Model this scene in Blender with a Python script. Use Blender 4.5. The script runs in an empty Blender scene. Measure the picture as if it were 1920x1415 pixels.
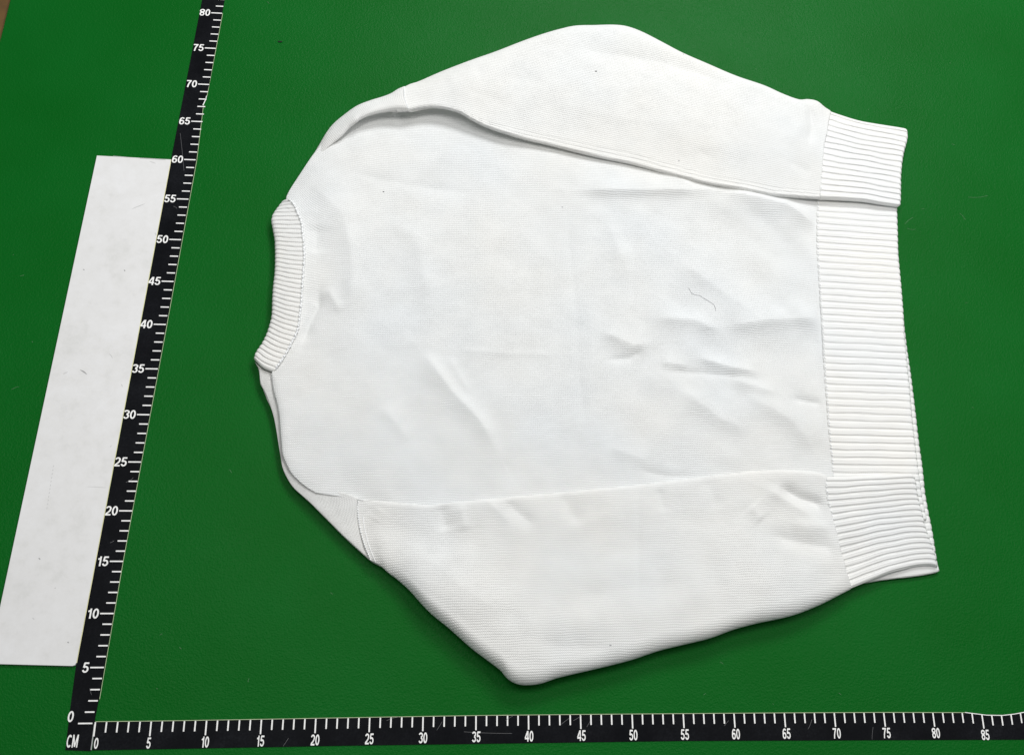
import bpy, math, random
import numpy as np
from mathutils import Matrix, Vector

random.seed(4); RNG = np.random.RandomState(4)
S = 0.01                                   # all plan dimensions below are in centimetres on the table
sc = bpy.context.scene
COL = sc.collection

# ------------------------------------------------------------------ camera
F_PX, RX, RY, RZ = 2099.15, 0.36496, -0.091446, -0.016663
CAM = np.array([28.171, -7.750, 110.439])
def rot(rx, ry, rz):
    cx, sx, cy, sy, cz, sz = math.cos(rx), math.sin(rx), math.cos(ry), math.sin(ry), math.cos(rz), math.sin(rz)
    return (np.array([[cz, -sz, 0], [sz, cz, 0], [0, 0, 1]]) @ np.array([[cy, 0, sy], [0, 1, 0], [-sy, 0, cy]])
            @ np.array([[1, 0, 0], [0, cx, -sx], [0, sx, cx]]))
R = rot(RX, RY, RZ)
cd = bpy.data.cameras.new('camera'); cam = bpy.data.objects.new('camera', cd); COL.objects.link(cam)
cd.sensor_fit = 'HORIZONTAL'; cd.sensor_width = 36.0; cd.lens = 36.0 * F_PX / 1920.0
cd.clip_start = 0.02; cd.clip_end = 50
M4 = Matrix([[*R[i], CAM[i] * S] for i in range(3)] + [[0, 0, 0, 1]])
cam.matrix_world = M4
sc.camera = cam

# ------------------------------------------------------------------ light
w = bpy.data.worlds.new('World'); sc.world = w; w.use_nodes = True
bg = w.node_tree.nodes['Background']; bg.inputs[0].default_value = (0.93, 0.96, 1.0, 1); bg.inputs[1].default_value = 0.22
def area(name, loc, target, sx, sy, power, col):
    d = bpy.data.lights.new(name, 'AREA'); d.shape = 'RECTANGLE'; d.size = sx; d.size_y = sy
    d.energy = power; d.color = col
    o = bpy.data.objects.new(name, d); COL.objects.link(o); o.location = loc
    o.rotation_euler = (Vector(target) - Vector(loc)).to_track_quat('-Z', 'Y').to_euler()
    return o
area('window_light', (0.95, 1.95, 1.65), (0.5, 0.42, 0), 1.1, 0.6, 40, (0.98, 0.99, 1.0))
area('ceiling_light', (0.02, 0.55, 1.75), (0.2, 0.4, 0), 0.8, 0.25, 10.5, (1, 0.98, 0.95))
area('ceiling_light', (1.35, 0.62, 1.75), (0.8, 0.4, 0), 0.8, 0.25, 10.5, (1, 0.98, 0.95))
sc.view_settings.view_transform = 'Standard'; sc.view_settings.look = 'None'
sc.view_settings.exposure = 0.0; sc.view_settings.gamma = 1.0
sc.view_settings.use_curve_mapping = False
sc.cycles.max_bounces = 12; sc.cycles.diffuse_bounces = 8

# ------------------------------------------------------------------ plan helpers
def at(px, py, z=0.0):
    """Survey point of the photograph laid on the level z (cm)."""
    px = np.asarray(px, float); py = np.asarray(py, float); z = np.asarray(z, float)
    d = np.stack([(px - 960) / F_PX, -(py - 707.5) / F_PX, -np.ones_like(px)], -1) @ R.T
    t = (z - CAM[2]) / d[..., 2]
    return np.stack([CAM[0] + d[..., 0] * t, CAM[1] + d[..., 1] * t], -1)
def smooth(e0, e1, x):
    t = np.clip((x - e0) / (e1 - e0), 0, 1); return t * t * (3 - 2 * t)
def noise2(x, y, scale, seed, octaves=3):
    r = np.random.RandomState(seed); out = np.zeros_like(x); a = 1.0
    for o in range(octaves):
        for k in range(6):
            th = r.rand() * 2 * math.pi; f = (0.6 + 0.8 * r.rand()) / scale * 2 ** o
            out = out + a / 6 * np.sin(2 * math.pi * f * (x * math.cos(th) + y * math.sin(th)) + r.rand() * 6.28
                                       + 1.3 * np.sin(2 * math.pi * f * 0.37 * (y * math.cos(th) - x * math.sin(th)) + r.rand() * 6.28))
        a *= 0.5
    return out
def mesh_from(name, V, Fq, mat, parent=None, uv=None, smooth_shade=True):
    V = np.asarray(V, np.float32) * S
    Fq = np.asarray(Fq, np.int32)
    me = bpy.data.meshes.new(name)
    k = Fq.shape[1]
    me.vertices.add(len(V)); me.vertices.foreach_set('co', V.ravel())
    me.loops.add(Fq.size); me.loops.foreach_set('vertex_index', Fq.ravel())
    me.polygons.add(len(Fq)); me.polygons.foreach_set('loop_start', np.arange(0, Fq.size, k, dtype=np.int32))
    me.update(calc_edges=True)
    if smooth_shade: me.polygons.foreach_set('use_smooth', np.ones(len(Fq), bool))
    if uv is not None:
        l = me.uv_layers.new(name='knit'); l.data.foreach_set('uv', np.asarray(uv, np.float32)[Fq.ravel()].ravel())
    me.validate(); me.materials.append(mat)
    o = bpy.data.objects.new(name, me); COL.objects.link(o)
    if parent: o.parent = parent
    return o
def pydata(name, V, F, mat, parent=None, shade=False):
    me = bpy.data.meshes.new(name)
    me.from_pydata([tuple(c * S for c in v) for v in V], [], F); me.update()
    if shade:
        for p in me.polygons: p.use_smooth = True
    me.materials.append(mat)
    o = bpy.data.objects.new(name, me); COL.objects.link(o)
    if parent: o.parent = parent
    return o
def slab(name, outline, z0, z1, mat, parent=None, bevel=0.0):
    n = len(outline)
    V = [(x, y, z0) for x, y in outline] + [(x, y, z1) for x, y in outline]
    F = [list(range(n, 2 * n)), list(range(n - 1, -1, -1))] + [[i, (i + 1) % n, n + (i + 1) % n, n + i] for i in range(n)]
    o = pydata(name, V, F, mat, parent)
    if bevel:
        m = o.modifiers.new('bevel', 'BEVEL'); m.width = bevel * S; m.segments = 2; m.limit_method = 'ANGLE'
    return o
def tag(o, label=None, cat=None, group=None, kind=None):
    for k, v in (('label', label), ('category', cat), ('group', group), ('kind', kind)):
        if v: o[k] = v
    return o
def empty(name, xy, z=0):
    o = bpy.data.objects.new(name, None); COL.objects.link(o); o.empty_display_size = 0.03
    return o

# ------------------------------------------------------------------ materials
def new_mat(name):
    m = bpy.data.materials.new(name); m.use_nodes = True
    nt = m.node_tree; b = nt.nodes['Principled BSDF']
    return m, nt, b
def nd(nt, typ, **kw):
    n = nt.nodes.new(typ)
    for k, v in kw.items(): setattr(n, k, v)
    return n
def mth(nt, op, a, b=None, c=None):
    n = nd(nt, 'ShaderNodeMath', operation=op)
    for i, v in enumerate((a, b, c)):
        if v is None: continue
        if isinstance(v, (int, float)): n.inputs[i].default_value = v
        else: nt.links.new(v, n.inputs[i])
    return n.outputs[0]
def ramp(nt, fac, stops):
    r = nd(nt, 'ShaderNodeValToRGB'); nt.links.new(fac, r.inputs[0])
    el = r.color_ramp.elements
    while len(el) < len(stops): el.new(0.5)
    for e, (p, c) in zip(el, stops): e.position = p; e.color = (*c, 1)
    return r.outputs[0]
def noise(nt, vec, scale, detail=3, rough=0.5):
    n = nd(nt, 'ShaderNodeTexNoise'); n.inputs['Scale'].default_value = scale
    n.inputs['Detail'].default_value = detail; n.inputs['Roughness'].default_value = rough
    if vec is not None: nt.links.new(vec, n.inputs['Vector'])
    return n.outputs['Fac']

def knit_material(name, wale=0.24, course=0.19, depth=0.034, base=(0.872, 0.872, 0.862)):
    m, nt, b = new_mat(name)
    uv = nd(nt, 'ShaderNodeUVMap', uv_map='knit')
    sp = nd(nt, 'ShaderNodeSeparateXYZ'); nt.links.new(uv.outputs[0], sp.inputs[0])
    U, Vv = sp.outputs[0], sp.outputs[1]
    geo = nd(nt, 'ShaderNodeTexCoord').outputs['Object']
    wob = noise(nt, geo, 60, 2)
    V2 = mth(nt, 'ADD', mth(nt, 'DIVIDE', Vv, wale), mth(nt, 'MULTIPLY', wob, 1.2))
    ph = mth(nt, 'FRACT', V2)
    tri = mth(nt, 'ABSOLUTE', mth(nt, 'SUBTRACT', ph, 0.5))            # 0 in the wale's middle, .5 in the furrow
    furrow = mth(nt, 'SUBTRACT', 1.0, mth(nt, 'POWER', mth(nt, 'MULTIPLY', tri, 2.0), 3.0))
    leg = mth(nt, 'SINE', mth(nt, 'MULTIPLY', mth(nt, 'ADD', mth(nt, 'DIVIDE', U, course), mth(nt, 'MULTIPLY', tri, 1.3)), 2 * math.pi))
    h = mth(nt, 'ADD', furrow, mth(nt, 'MULTIPLY', leg, 0.38))
    patchy = mth(nt, 'ADD', mth(nt, 'MULTIPLY', noise(nt, geo, 45, 3), 0.8), 0.5)
    h = mth(nt, 'MULTIPLY', h, patchy)
    fuzz = noise(nt, geo, 900, 3, 0.7)
    h = mth(nt, 'ADD', h, mth(nt, 'MULTIPLY', fuzz, 0.9))
    bands = noise(nt, geo, 28, 3)
    bp = nd(nt, 'ShaderNodeBump'); bp.inputs['Strength'].default_value = 1.0
    bp.inputs['Distance'].default_value = depth * S
    nt.links.new(h, bp.inputs['Height'])
    bp2 = nd(nt, 'ShaderNodeBump'); bp2.inputs['Strength'].default_value = 1.0; bp2.inputs['Distance'].default_value = 0.05 * S
    nt.links.new(bands, bp2.inputs['Height']); nt.links.new(bp.outputs[0], bp2.inputs['Normal'])
    nt.links.new(bp2.outputs[0], b.inputs['Normal'])
    d = tuple(x * 0.86 for x in base)
    col = ramp(nt, furrow, [(0.0, d), (0.55, base)])
    mx = nd(nt, 'ShaderNodeMix', data_type='RGBA', blend_type='MULTIPLY')
    mx.inputs[0].default_value = 1.0
    nt.links.new(col, mx.inputs[6])
    tint = ramp(nt, noise(nt, geo, 9, 3), [(0.3, (0.965, 0.985, 1.0)), (0.7, (1.0, 0.995, 0.975))])
    nt.links.new(tint, mx.inputs[7])
    nt.links.new(mx.outputs[2], b.inputs['Base Color'])
    b.inputs['Roughness'].default_value = 0.95; b.inputs['Specular IOR Level'].default_value = 0.1
    b.inputs['Sheen Weight'].default_value = 0.1; b.inputs['Sheen Roughness'].default_value = 0.5
    tr = nd(nt, 'ShaderNodeBsdfTranslucent'); nt.links.new(mx.outputs[2], tr.inputs['Color'])
    ms = nd(nt, 'ShaderNodeMixShader'); ms.inputs[0].default_value = 0.13                      # loose cotton lets some light through
    nt.links.new(b.outputs[0], ms.inputs[1]); nt.links.new(tr.outputs[0], ms.inputs[2])
    nt.links.new(ms.outputs[0], nt.nodes['Material Output'].inputs['Surface'])
    return m
KNIT = knit_material('white_cotton_knit', base=(0.876, 0.871, 0.853))  # creamier base: warm tint of the mixed light put into the sleeve colour
COOL_LIT = knit_material('cool_lit_cotton_knit', base=(0.866, 0.870, 0.864))  # same cotton; cooler tint of the light painted into the body's colour
RIB = knit_material('white_rib_knit', wale=0.2, course=0.2, depth=0.018, base=(0.880, 0.873, 0.855))  # ribs carry the warm light tint in their base colour too

def green_material():
    m, nt, b = new_mat('green_leatherette')
    geo = nd(nt, 'ShaderNodeTexCoord').outputs['Object']
    n1 = noise(nt, geo, 650, 3, 0.6)
    v = nd(nt, 'ShaderNodeTexVoronoi', feature='SMOOTH_F1'); v.inputs['Scale'].default_value = 520
    nt.links.new(geo, v.inputs['Vector'])
    h = mth(nt, 'ADD', mth(nt, 'MULTIPLY', v.outputs['Distance'], 0.8), n1)
    bp = nd(nt, 'ShaderNodeBump'); bp.inputs['Strength'].default_value = 0.9; bp.inputs['Distance'].default_value = 0.00040
    nt.links.new(h, bp.inputs['Height'])
    n2 = noise(nt, geo, 5, 4)
    bp2 = nd(nt, 'ShaderNodeBump'); bp2.inputs['Strength'].default_value = 0.5; bp2.inputs['Distance'].default_value = 0.002
    nt.links.new(n2, bp2.inputs['Height']); nt.links.new(bp.outputs[0], bp2.inputs['Normal'])
    nt.links.new(bp2.outputs[0], b.inputs['Normal'])
    big = noise(nt, geo, 7, 4)
    col = ramp(nt, big, [(0.3, (0.0013, 0.090, 0.0072)), (0.7, (0.0022, 0.102, 0.0105))])
    nt.links.new(col, b.inputs['Base Color'])
    nt.links.new(mth(nt, 'ADD', mth(nt, 'MULTIPLY', noise(nt, geo, 22, 4), 0.12), 0.33), b.inputs['Roughness'])
    b.inputs['Specular IOR Level'].default_value = 0.06
    return m
GREEN = green_material()
def tape_material():
    m, nt, b = new_mat('black_tape_vinyl')
    geo = nd(nt, 'ShaderNodeTexCoord').outputs['Object']
    dust = noise(nt, geo, 500, 4, 0.7)
    smear = noise(nt, geo, 24, 5, 0.6)
    f = mth(nt, 'MULTIPLY', mth(nt, 'POWER', smear, 3), mth(nt, 'POWER', dust, 2))
    col = ramp(nt, f, [(0.0, (0.0035, 0.0038, 0.005)), (0.16, (0.014, 0.015, 0.018))])
    nt.links.new(col, b.inputs['Base Color'])
    nt.links.new(mth(nt, 'ADD', mth(nt, 'MULTIPLY', smear, 0.3), 0.3), b.inputs['Roughness'])
    bp = nd(nt, 'ShaderNodeBump'); bp.inputs['Strength'].default_value = 0.4; bp.inputs['Distance'].default_value = 0.003
    nt.links.new(noise(nt, geo, 16, 3), bp.inputs['Height']); nt.links.new(bp.outputs[0], b.inputs['Normal'])
    b.inputs['Specular IOR Level'].default_value = 0.03
    return m
TAPE = tape_material()
def flat(name, c, rough=0.6, var=0.06, scale=150):
    m, nt, b = new_mat(name)
    geo = nd(nt, 'ShaderNodeTexCoord').outputs['Object']
    col = ramp(nt, noise(nt, geo, scale, 4), [(0.3, tuple(x * (1 - var) for x in c)), (0.7, tuple(min(1, x * (1 + var)) for x in c))])
    nt.links.new(col, b.inputs['Base Color']); b.inputs['Roughness'].default_value = rough
    return m
INK = flat('white_print', (0.82, 0.82, 0.80), 0.5, 0.08, 400)
EDGE = flat('pale_tape_edge', (0.42, 0.50, 0.30), 0.6, 0.2, 60)
YELLOW = flat('yellowed_edge', (0.62, 0.60, 0.34), 0.6, 0.15, 80)
SCRATCH = flat('scratch_grey', (0.10, 0.10, 0.105), 0.5, 0.2, 200)
BROWN = flat('brown_wood', (0.11, 0.055, 0.012), 0.5, 0.3, 40)
DARK = flat('dark_lint', (0.02, 0.02, 0.02), 0.8)
GREYL = flat('grey_lint', (0.42, 0.42, 0.43), 0.8)
WHITEL = flat('pale_lint', (0.16, 0.30, 0.17), 0.8)
STITCH = flat('white_yarn', (0.80, 0.81, 0.81), 0.95, 0.04, 300)
def board_material():
    m, nt, b = new_mat('white_board')
    geo = nd(nt, 'ShaderNodeTexCoord').outputs['Object']
    a = noise(nt, geo, 12, 5, 0.6); c = noise(nt, geo, 70, 5, 0.7)
    f = mth(nt, 'MULTIPLY', a, c)
    col = ramp(nt, f, [(0.10, (0.61, 0.61, 0.595)), (0.22, (0.675, 0.672, 0.665)), (0.40, (0.715, 0.715, 0.715))])
    nt.links.new(col, b.inputs['Base Color']); b.inputs['Roughness'].default_value = 0.42
    b.inputs['Specular IOR Level'].default_value = 0.35
    bp = nd(nt, 'ShaderNodeBump'); bp.inputs['Strength'].default_value = 0.2; bp.inputs['Distance'].default_value = 0.001
    nt.links.new(a, bp.inputs['Height']); nt.links.new(bp.outputs[0], b.inputs['Normal'])
    return m
BOARD = board_material()

# ------------------------------------------------------------------ table, edge
e0 = at(18.5, 0); e1 = at(0, 73); dirv = (e1 - e0) / np.linalg.norm(e1 - e0)
A = e0 - dirv * 40; Bp = e1 + dirv * 160
nrm = np.array([-dirv[1], dirv[0]])
if nrm[0] > 0: nrm = -nrm
tag(slab('table_top', [tuple(Bp), (140, Bp[1]), (140, A[1]), tuple(A)], -1.2, 0.0, GREEN, bevel=0.15), kind='structure')
q = [A + nrm * 0.05, A + nrm * 9, Bp + nrm * 9, Bp + nrm * 0.05]
tag(slab('wooden_edge', [tuple(x) for x in q], -1.6, -0.5, BROWN, bevel=0.1), kind='structure')

# ------------------------------------------------------------------ glyphs
def arc(cx, cy, rx, ry, a0, a1, n=14):
    return [(cx + rx * math.cos(math.radians(a0 + (a1 - a0) * i / n)), cy + ry * math.sin(math.radians(a0 + (a1 - a0) * i / n))) for i in range(n + 1)]
t_ = 0.155                                   # stroke, in cap heights
h_ = t_ / 2
GL = {
 '0': (0.56, [arc(.28, .5, .28 - h_, .5 - h_, 0, 360, 28)]),
 '1': (0.42, [[(.29, 0), (.29, 1)], [(.29, .86), (.20, .77), (.06, .70)]]),
 '2': (0.56, [arc(.28, .72, .28 - h_, .28 - h_, 170, -10, 12) + [(.44, .52), (.30, .34), (.14, .20), (.06, h_)], [(.02, h_), (.55, h_)]]),
 '3': (0.56, [arc(.27, .745, .22, .255 - h_, 165, -85, 14), arc(.27, .29, .29 - h_, .29 - h_, 88, -165, 16)]),
 '4': (0.58, [[(.43, 0), (.43, 1)], [(.38, .96), (.05, .34)], [(.0, .29), (.58, .29)]]),
 '5': (0.56, [[(.53, 1 - h_), (.13, 1 - h_)], [(.165, .97), (.10, .50)], arc(.27, .33, .29 - h_, .33 - h_, 140, -165, 18)]),
 '6': (0.56, [arc(.29, .32, .28 - h_, .32 - h_, 0, 360, 24), [(.49, .80), (.42, .90), (.30, .925), (.18, .85), (.11, .70), (.09, .50), (.09, .34)]]),
 '7': (0.56, [[(.02, 1 - h_), (.55, 1 - h_)], [(.47, .90), (.33, .62), (.25, .36), (.21, 0)]]),
 '8': (0.56, [arc(.28, .745, .22, .255 - h_, 0, 360, 22), arc(.28, .29, .28 - h_, .29 - h_, 0, 360, 24)]),
 'C': (0.66, [arc(.35, .5, .35 - h_, .5 - h_, 48, 312, 22)]),
 'M': (0.76, [[(.08, 0), (.08, 1)], [(.68, 0), (.68, 1)], [(.10, .97), (.38, .06)], [(.66, .97), (.38, .06)]]),
}
def stroke(pts, half, V, F, z):
    P = np.array(pts, float); n = len(P)
    closed = np.linalg.norm(P[0] - P[-1]) < 1e-6
    T = np.zeros_like(P)
    T[1:-1] = P[2:] - P[:-2]; T[0] = P[1] - P[0]; T[-1] = P[-1] - P[-2]
    if closed: T[0] = T[-1] = P[1] - P[-2]
    T /= np.linalg.norm(T, axis=1)[:, None]
    N = np.stack([-T[:, 1], T[:, 0]], 1)
    b0 = len(V)
    for p, nn in zip(P, N):
        V.append((p[0] + nn[0] * half, p[1] + nn[1] * half, z)); V.append((p[0] - nn[0] * half, p[1] - nn[1] * half, z))
    for i in range(n - 1):
        a = b0 + 2 * i; F.append([a, a + 1, a + 3, a + 2])
def glyphs(text, gap=0.075, half=h_):
    V, F = [], []; x = 0; k = 0
    for ch in text:
        wd, st = GL[ch]
        for s_ in st:
            stroke([(x + px, py) for px, py in s_], half, V, F, 0.004 * k); k += 1
        x += wd + gap
    return V, F, x - gap

# ------------------------------------------------------------------ rulers
ANG = 0.0706
O2 = np.array([-0.147, -0.216])
ud = np.array([math.sin(ANG), math.cos(ANG)]); ur = np.array([1.0, 0.0])     # along / across (ticks stay square to the page)
TZ = 0.06
def place_text(text, anchor, height, xs, right, mat, parent, xdir, ydir, z=TZ + 0.02):
    V, F, wd = glyphs(text)
    W = []
    for x, y, k in V:
        xx = (x - (wd if right == 'r' else wd / 2)) * height * xs; yy = (y - 0.5) * height
        p = anchor + xdir * xx + ydir * yy
        W.append((p[0], p[1], z + k))
    return pydata('numeral', W, F, mat, parent)
def quad(name, p, q2, wdt, mat, parent, z):
    p, q2 = np.array(p, float), np.array(q2, float); d = (q2 - p) / np.linalg.norm(q2 - p); n = np.array([-d[1], d[0]]) * wdt / 2
    return pydata(name, [(*(p + n), z), (*(p - n), z), (*(q2 - n), z), (*(q2 + n), z)], [[0, 1, 2, 3]], mat, parent)

side = tag(empty('measuring_tape', (0, 0)), 'black centimetre tape running up beside the white board, with the CM corner', 'measuring tape', 'black measuring tapes stuck to the table')
le = [(379, 0), (320.8, 298.5), (290, 470), (200, 950), (163, 1138.5), (142.3, 1249), (132, 1325), (122.5, 1405)]
re_ = [(170.5, 1407), (177, 1367), (177, 1357), (178.5, 1345), (185.5, 1310)]
L = [at(*p, TZ) for p in le]; top = L[0] + (L[0] - L[1]) * 0.35
ol = [top] + L
right_e = [at(*p, TZ) for p in re_]
nick = [at(380.5, 198, TZ), at(383, 190, TZ), at(386, 186, TZ), at(387.3, 180, TZ)]
r80 = at(416.6, 25.4, TZ); r70 = at(392.4, 159, TZ); r15 = at(229.8, 1051.7, TZ); r40 = at(311.9, 609, TZ); r60 = at(367.9, 300.9, TZ)
rtop = r80 + (r80 - r70) * 1.2
ol = ol + right_e + [r15, r40, r60] + nick + [r70, r80, rtop]
slab('tape_strip', [tuple(p) for p in ol], 0.0, TZ, TAPE, side)
# pale cut edge along the right side
rs = [right_e[-1], r15, r40, r60, nick[0]]
for a, b in list(zip(rs[:-1], rs[1:])) + [(nick[3], r80)]:
    n = np.array([0.06, 0]); quad('cut_edge', a + n, b + n, 0.045, EDGE, side, TZ - 0.01)
quad('torn_edge', nick[0], nick[2], 0.10, INK, side, TZ + 0.01); quad('torn_edge', nick[2], nick[3], 0.08, INK, side, TZ + 0.012)
for k in range(0, 84):
    p = O2 + ud * k + np.array([0.03, 0])
    if k < 2: p = p - ur * 0.12
    ln = 1.26 if k % 5 == 0 else 0.88
    if k == 0: ln = 1.30
    quad('tick', p - ur * ln, p - ur * 0.02, 0.13, INK, side, TZ + 0.012)
    if k % 5 == 0:
        t = str(k)
        off = 2.62 if k >= 10 else 2.45
        if k == 0: place_text('0', O2 - ur * 2.15 + ud * 0.62, 0.98, 0.95, 'c', INK, side, ur, ud)
        else: place_text(t, p - ur * (ln + 0.12), 0.95, 1.05, 'r', INK, side, ur, ud)
V, F, wd = glyphs('CM')
a = at(136, 1388.5, TZ)
place_text('CM', a, 1.12, 0.60, 'c', INK, side, ur, np.array([ud[0] * 0.6, 1.0])).name = 'lettering'

bottom = tag(empty('measuring_tape', (0, 0)), 'black centimetre tape running left to right below the sweater along the bottom', 'measuring tape', 'black measuring tapes stuck to the table')
te = [(179, 1352.5), (283.6, 1351.5), (489.8, 1348.1), (693.9, 1344.4), (893, 1341), (1088.8, 1339), (1280.3, 1337.4), (1470, 1336), (1655.8, 1335.2), (1810, 1335.5),
      (1826, 1337.5), (1850, 1340.5), (1880, 1341), (1902, 1338.5), (1922, 1334.8)]
be = [(2010, 1385), (1920, 1385.5), (1280, 1388), (960, 1392.5), (640, 1397), (400, 1401.5), (173, 1405.5)]
pts = [at(*p, TZ - 0.005) for p in te] + [at(2010, 1334.5, TZ)] + [at(*p, TZ - 0.005) for p in be]
slab('tape_strip', [tuple(p) for p in pts][::-1], 0.0, TZ - 0.005, TAPE, bottom)
tp = [at(*p, TZ) for p in te]
for i, (a, b) in enumerate(zip(tp[:-1], tp[1:])):
    quad('cut_edge', a + np.array([0, .03]), b + np.array([0, .03]), 0.09 if i >= 9 else 0.05, INK if i >= 9 else EDGE, bottom, TZ - 0.012)
quad('seam_line', at(177.3, 1357, TZ), at(170.8, 1405, TZ), 0.10, flat('pale_seam', (0.35, 0.36, 0.36)), bottom, TZ + 0.004)
def top_y(k):
    return 1.5
tyx = np.array([p[0] for p in tp]); tyy = np.array([p[1] for p in tp])
for k in range(0, 90):
    y0 = float(np.interp(k, tyx, tyy)) - 0.02
    if k >= 84: y0 = float(np.interp(k, tyx, tyy)) - 0.0
    ln = 1.28 if k % 5 == 0 else 0.92
    if k == 0: ln = 1.25
    quad('tick', (k, y0), (k - 0.015, y0 - ln), 0.135, INK, bottom, TZ + 0.006)
    if k % 5 == 0:
        xo = {0: 0.28, 5: -0.05}.get(k, 0.02)
        place_text(str(k), np.array([k + xo, y0 - ln - 0.60]), 0.97, 0.68, 'c', INK, bottom, ur, np.array([0.03, 1.0]), TZ + 0.01)
def scratch(x0, y0, x1, y1, parent, wd=0.03, mat=None, z=TZ + 0.008):
    a, b = at(x0, y0, TZ), at(x1, y1, TZ); m = (a + b) / 2 + np.array([random.uniform(-.1, .1), random.uniform(-.1, .1)])
    P = [a, m, b]; V, F = [], []
    stroke([tuple((1 - t) ** 2 * a + 2 * t * (1 - t) * m + t * t * b) for t in np.linspace(0, 1, 7)], wd / 2, V, F, z)
    pydata('scratch', V, F, mat or SCRATCH, parent)
for s_ in [(531, 1398, 541, 1383), (819, 1368, 829, 1352), (948, 1350, 962, 1341), (1052, 1357, 1068, 1345), (1075, 1350, 1090, 1340), (1100, 1362, 1107, 1350),
           (870, 1371, 960, 1374), (725, 1350, 748, 1343), (1358, 1360, 1366, 1350), (1515, 1366, 1522, 1348), (1635, 1385, 1637, 1362)]:
    scratch(*s_, bottom)
for s_ in [(325, 387, 332, 391), (236, 904, 250, 895), (338, 250, 345, 320), (168, 1290, 172, 1302), (206, 1017, 214, 1013)]:
    scratch(*s_, side)

# ------------------------------------------------------------------ white board
bd = tag(empty('white_board', (0, 0)), 'long plain white board lying flat left of the vertical tape', 'board')
BZ = 0.28
c1, c2, c3 = at(181.5, 291.7, BZ), at(320.2, 299, BZ), at(141.6, 1248, BZ)
c4 = c1 + (at(40, 950, BZ) - c1) * 1.433
bl = at(0, 1244.4, BZ); dd = (bl - c3) / np.linalg.norm(bl - c3)
# left edge meets the bottom edge
Mx = np.array([(at(40, 950, BZ) - c1), -dd]).T; st = np.linalg.solve(Mx, c3 - c1); c4 = c1 + (at(40, 950, BZ) - c1) * st[0]
rc = [c3 + (c2 - c3) / np.linalg.norm(c2 - c3) * 0.3, c3 + (c2 - c3) / np.linalg.norm(c2 - c3) * 0.08 + dd * 0.07, c3 + dd * 0.3]
slab('board_panel', [tuple(p) for p in [c1, c4] + rc[::-1] + [c2]], 0.0, BZ, BOARD, bd, bevel=0.03)
quad('yellowed_edge', c2 + np.array([.03, 0]), rc[0] + np.array([.03, 0]), 0.07, YELLOW, bd, BZ - 0.05)
sm = flat('smudge_grey', (0.33, 0.33, 0.33)); sm2 = flat('smudge_pale', (0.52, 0.52, 0.515))
def smear(x0, y0, x1, y1, wd, mat):
    a, b = at(x0, y0, BZ), at(x1, y1, BZ); V, F = [], []
    m = (a + b) / 2 + np.array([.08, .05])
    P = [tuple((1 - t) ** 2 * a + 2 * t * (1 - t) * m + t * t * b) for t in np.linspace(0, 1, 6)]
    stroke(P, wd / 2, V, F, BZ + 0.004)
    Vn = []
    for i, v in enumerate(V):                    # pointed ends
        k = i // 2; f = math.sin(math.pi * (k + .35) / 5.7)
        cx, cy = P[k]; Vn.append((cx + (v[0] - cx) * f, cy + (v[1] - cy) * f, v[2]))
    pydata('smudge', Vn, F, mat, bd)
for i in range(12):                               # a row of dashes left by a stitched edge
    t = i / 11; smear(100 - 12 * t, 872 + 78 * t, 99 - 12 * t, 876 + 78 * t, 0.07, sm2)
for s_ in [(150, 693, 163, 702, .14), (118, 701, 127, 697, .1), (155, 505, 158, 507, .12), (232, 506, 234, 509, .12), (227, 720, 229, 726, .1), (72, 1046, 75, 1049, .12),
           (126, 1203, 128, 1205, .12), (60, 1158, 64, 1161, .1), (247, 392, 272, 382, .12), (205, 663, 211, 672, .1), (102, 1103, 104, 1101, .1), (290, 436, 292, 442, .1), (206, 838, 209, 834, .08), (280, 303, 292, 307, .1), (160, 912, 200, 914, .05)]:
    smear(*s_, sm if s_[4] > .11 and s_[0] != 247 else sm2)
for a, b in [((212, 292.5), (240, 295)), ((262, 297), (310, 299.6))]:
    quad('worn_edge', at(*a, BZ), at(*b, BZ), .05, sm, bd, BZ + 0.004)

# ------------------------------------------------------------------ sweater
sw = tag(empty('sweater', (50, 35)), 'white long sleeved knitted sweater laid flat with its sleeves folded in', 'sweater')

def curve(points, n, zdefault=None, t=None, samp=24):
    """points: (px, py, z). Catmull-Rom through them, returned as n points (x, y, z) in cm, even in arc length."""
    P = np.array([(p[0], p[1], p[2] if len(p) > 2 else zdefault) for p in points], float)
    W = np.concatenate([at(P[:, 0], P[:, 1], P[:, 2]), P[:, 2:3]], 1)
    if len(W) == 2: dense = W[0] + (W[1] - W[0]) * np.linspace(0, 1, 40)[:, None]
    else:
        E = np.vstack([2 * W[0] - W[1], W, 2 * W[-1] - W[-2]]); out = []
        for i in range(1, len(E) - 2):
            p0, p1, p2, p3 = E[i - 1:i + 3]
            # centripetal-ish: limit tangents by chord
            d1 = np.linalg.norm(p2 - p1)
            m1 = (p2 - p0) / (np.linalg.norm(p1 - p0) + d1 + 1e-9) * d1
            m2 = (p3 - p1) / (np.linalg.norm(p3 - p2) + d1 + 1e-9) * d1
            s = np.linspace(0, 1, samp, endpoint=False)[:, None]
            out.append((2 * s**3 - 3 * s**2 + 1) * p1 + (s**3 - 2 * s**2 + s) * m1 + (-2 * s**3 + 3 * s**2) * p2 + (s**3 - s**2) * m2)
        dense = np.vstack(out + [W[-1:]])
    L = np.concatenate([[0], np.cumsum(np.linalg.norm(np.diff(dense[:, :2], axis=0), axis=1))])
    q = (np.linspace(0, 1, n) if t is None else t) * L[-1]
    return np.stack([np.interp(q, L, dense[:, i]) for i in range(3)], 1), L[-1]

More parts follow.
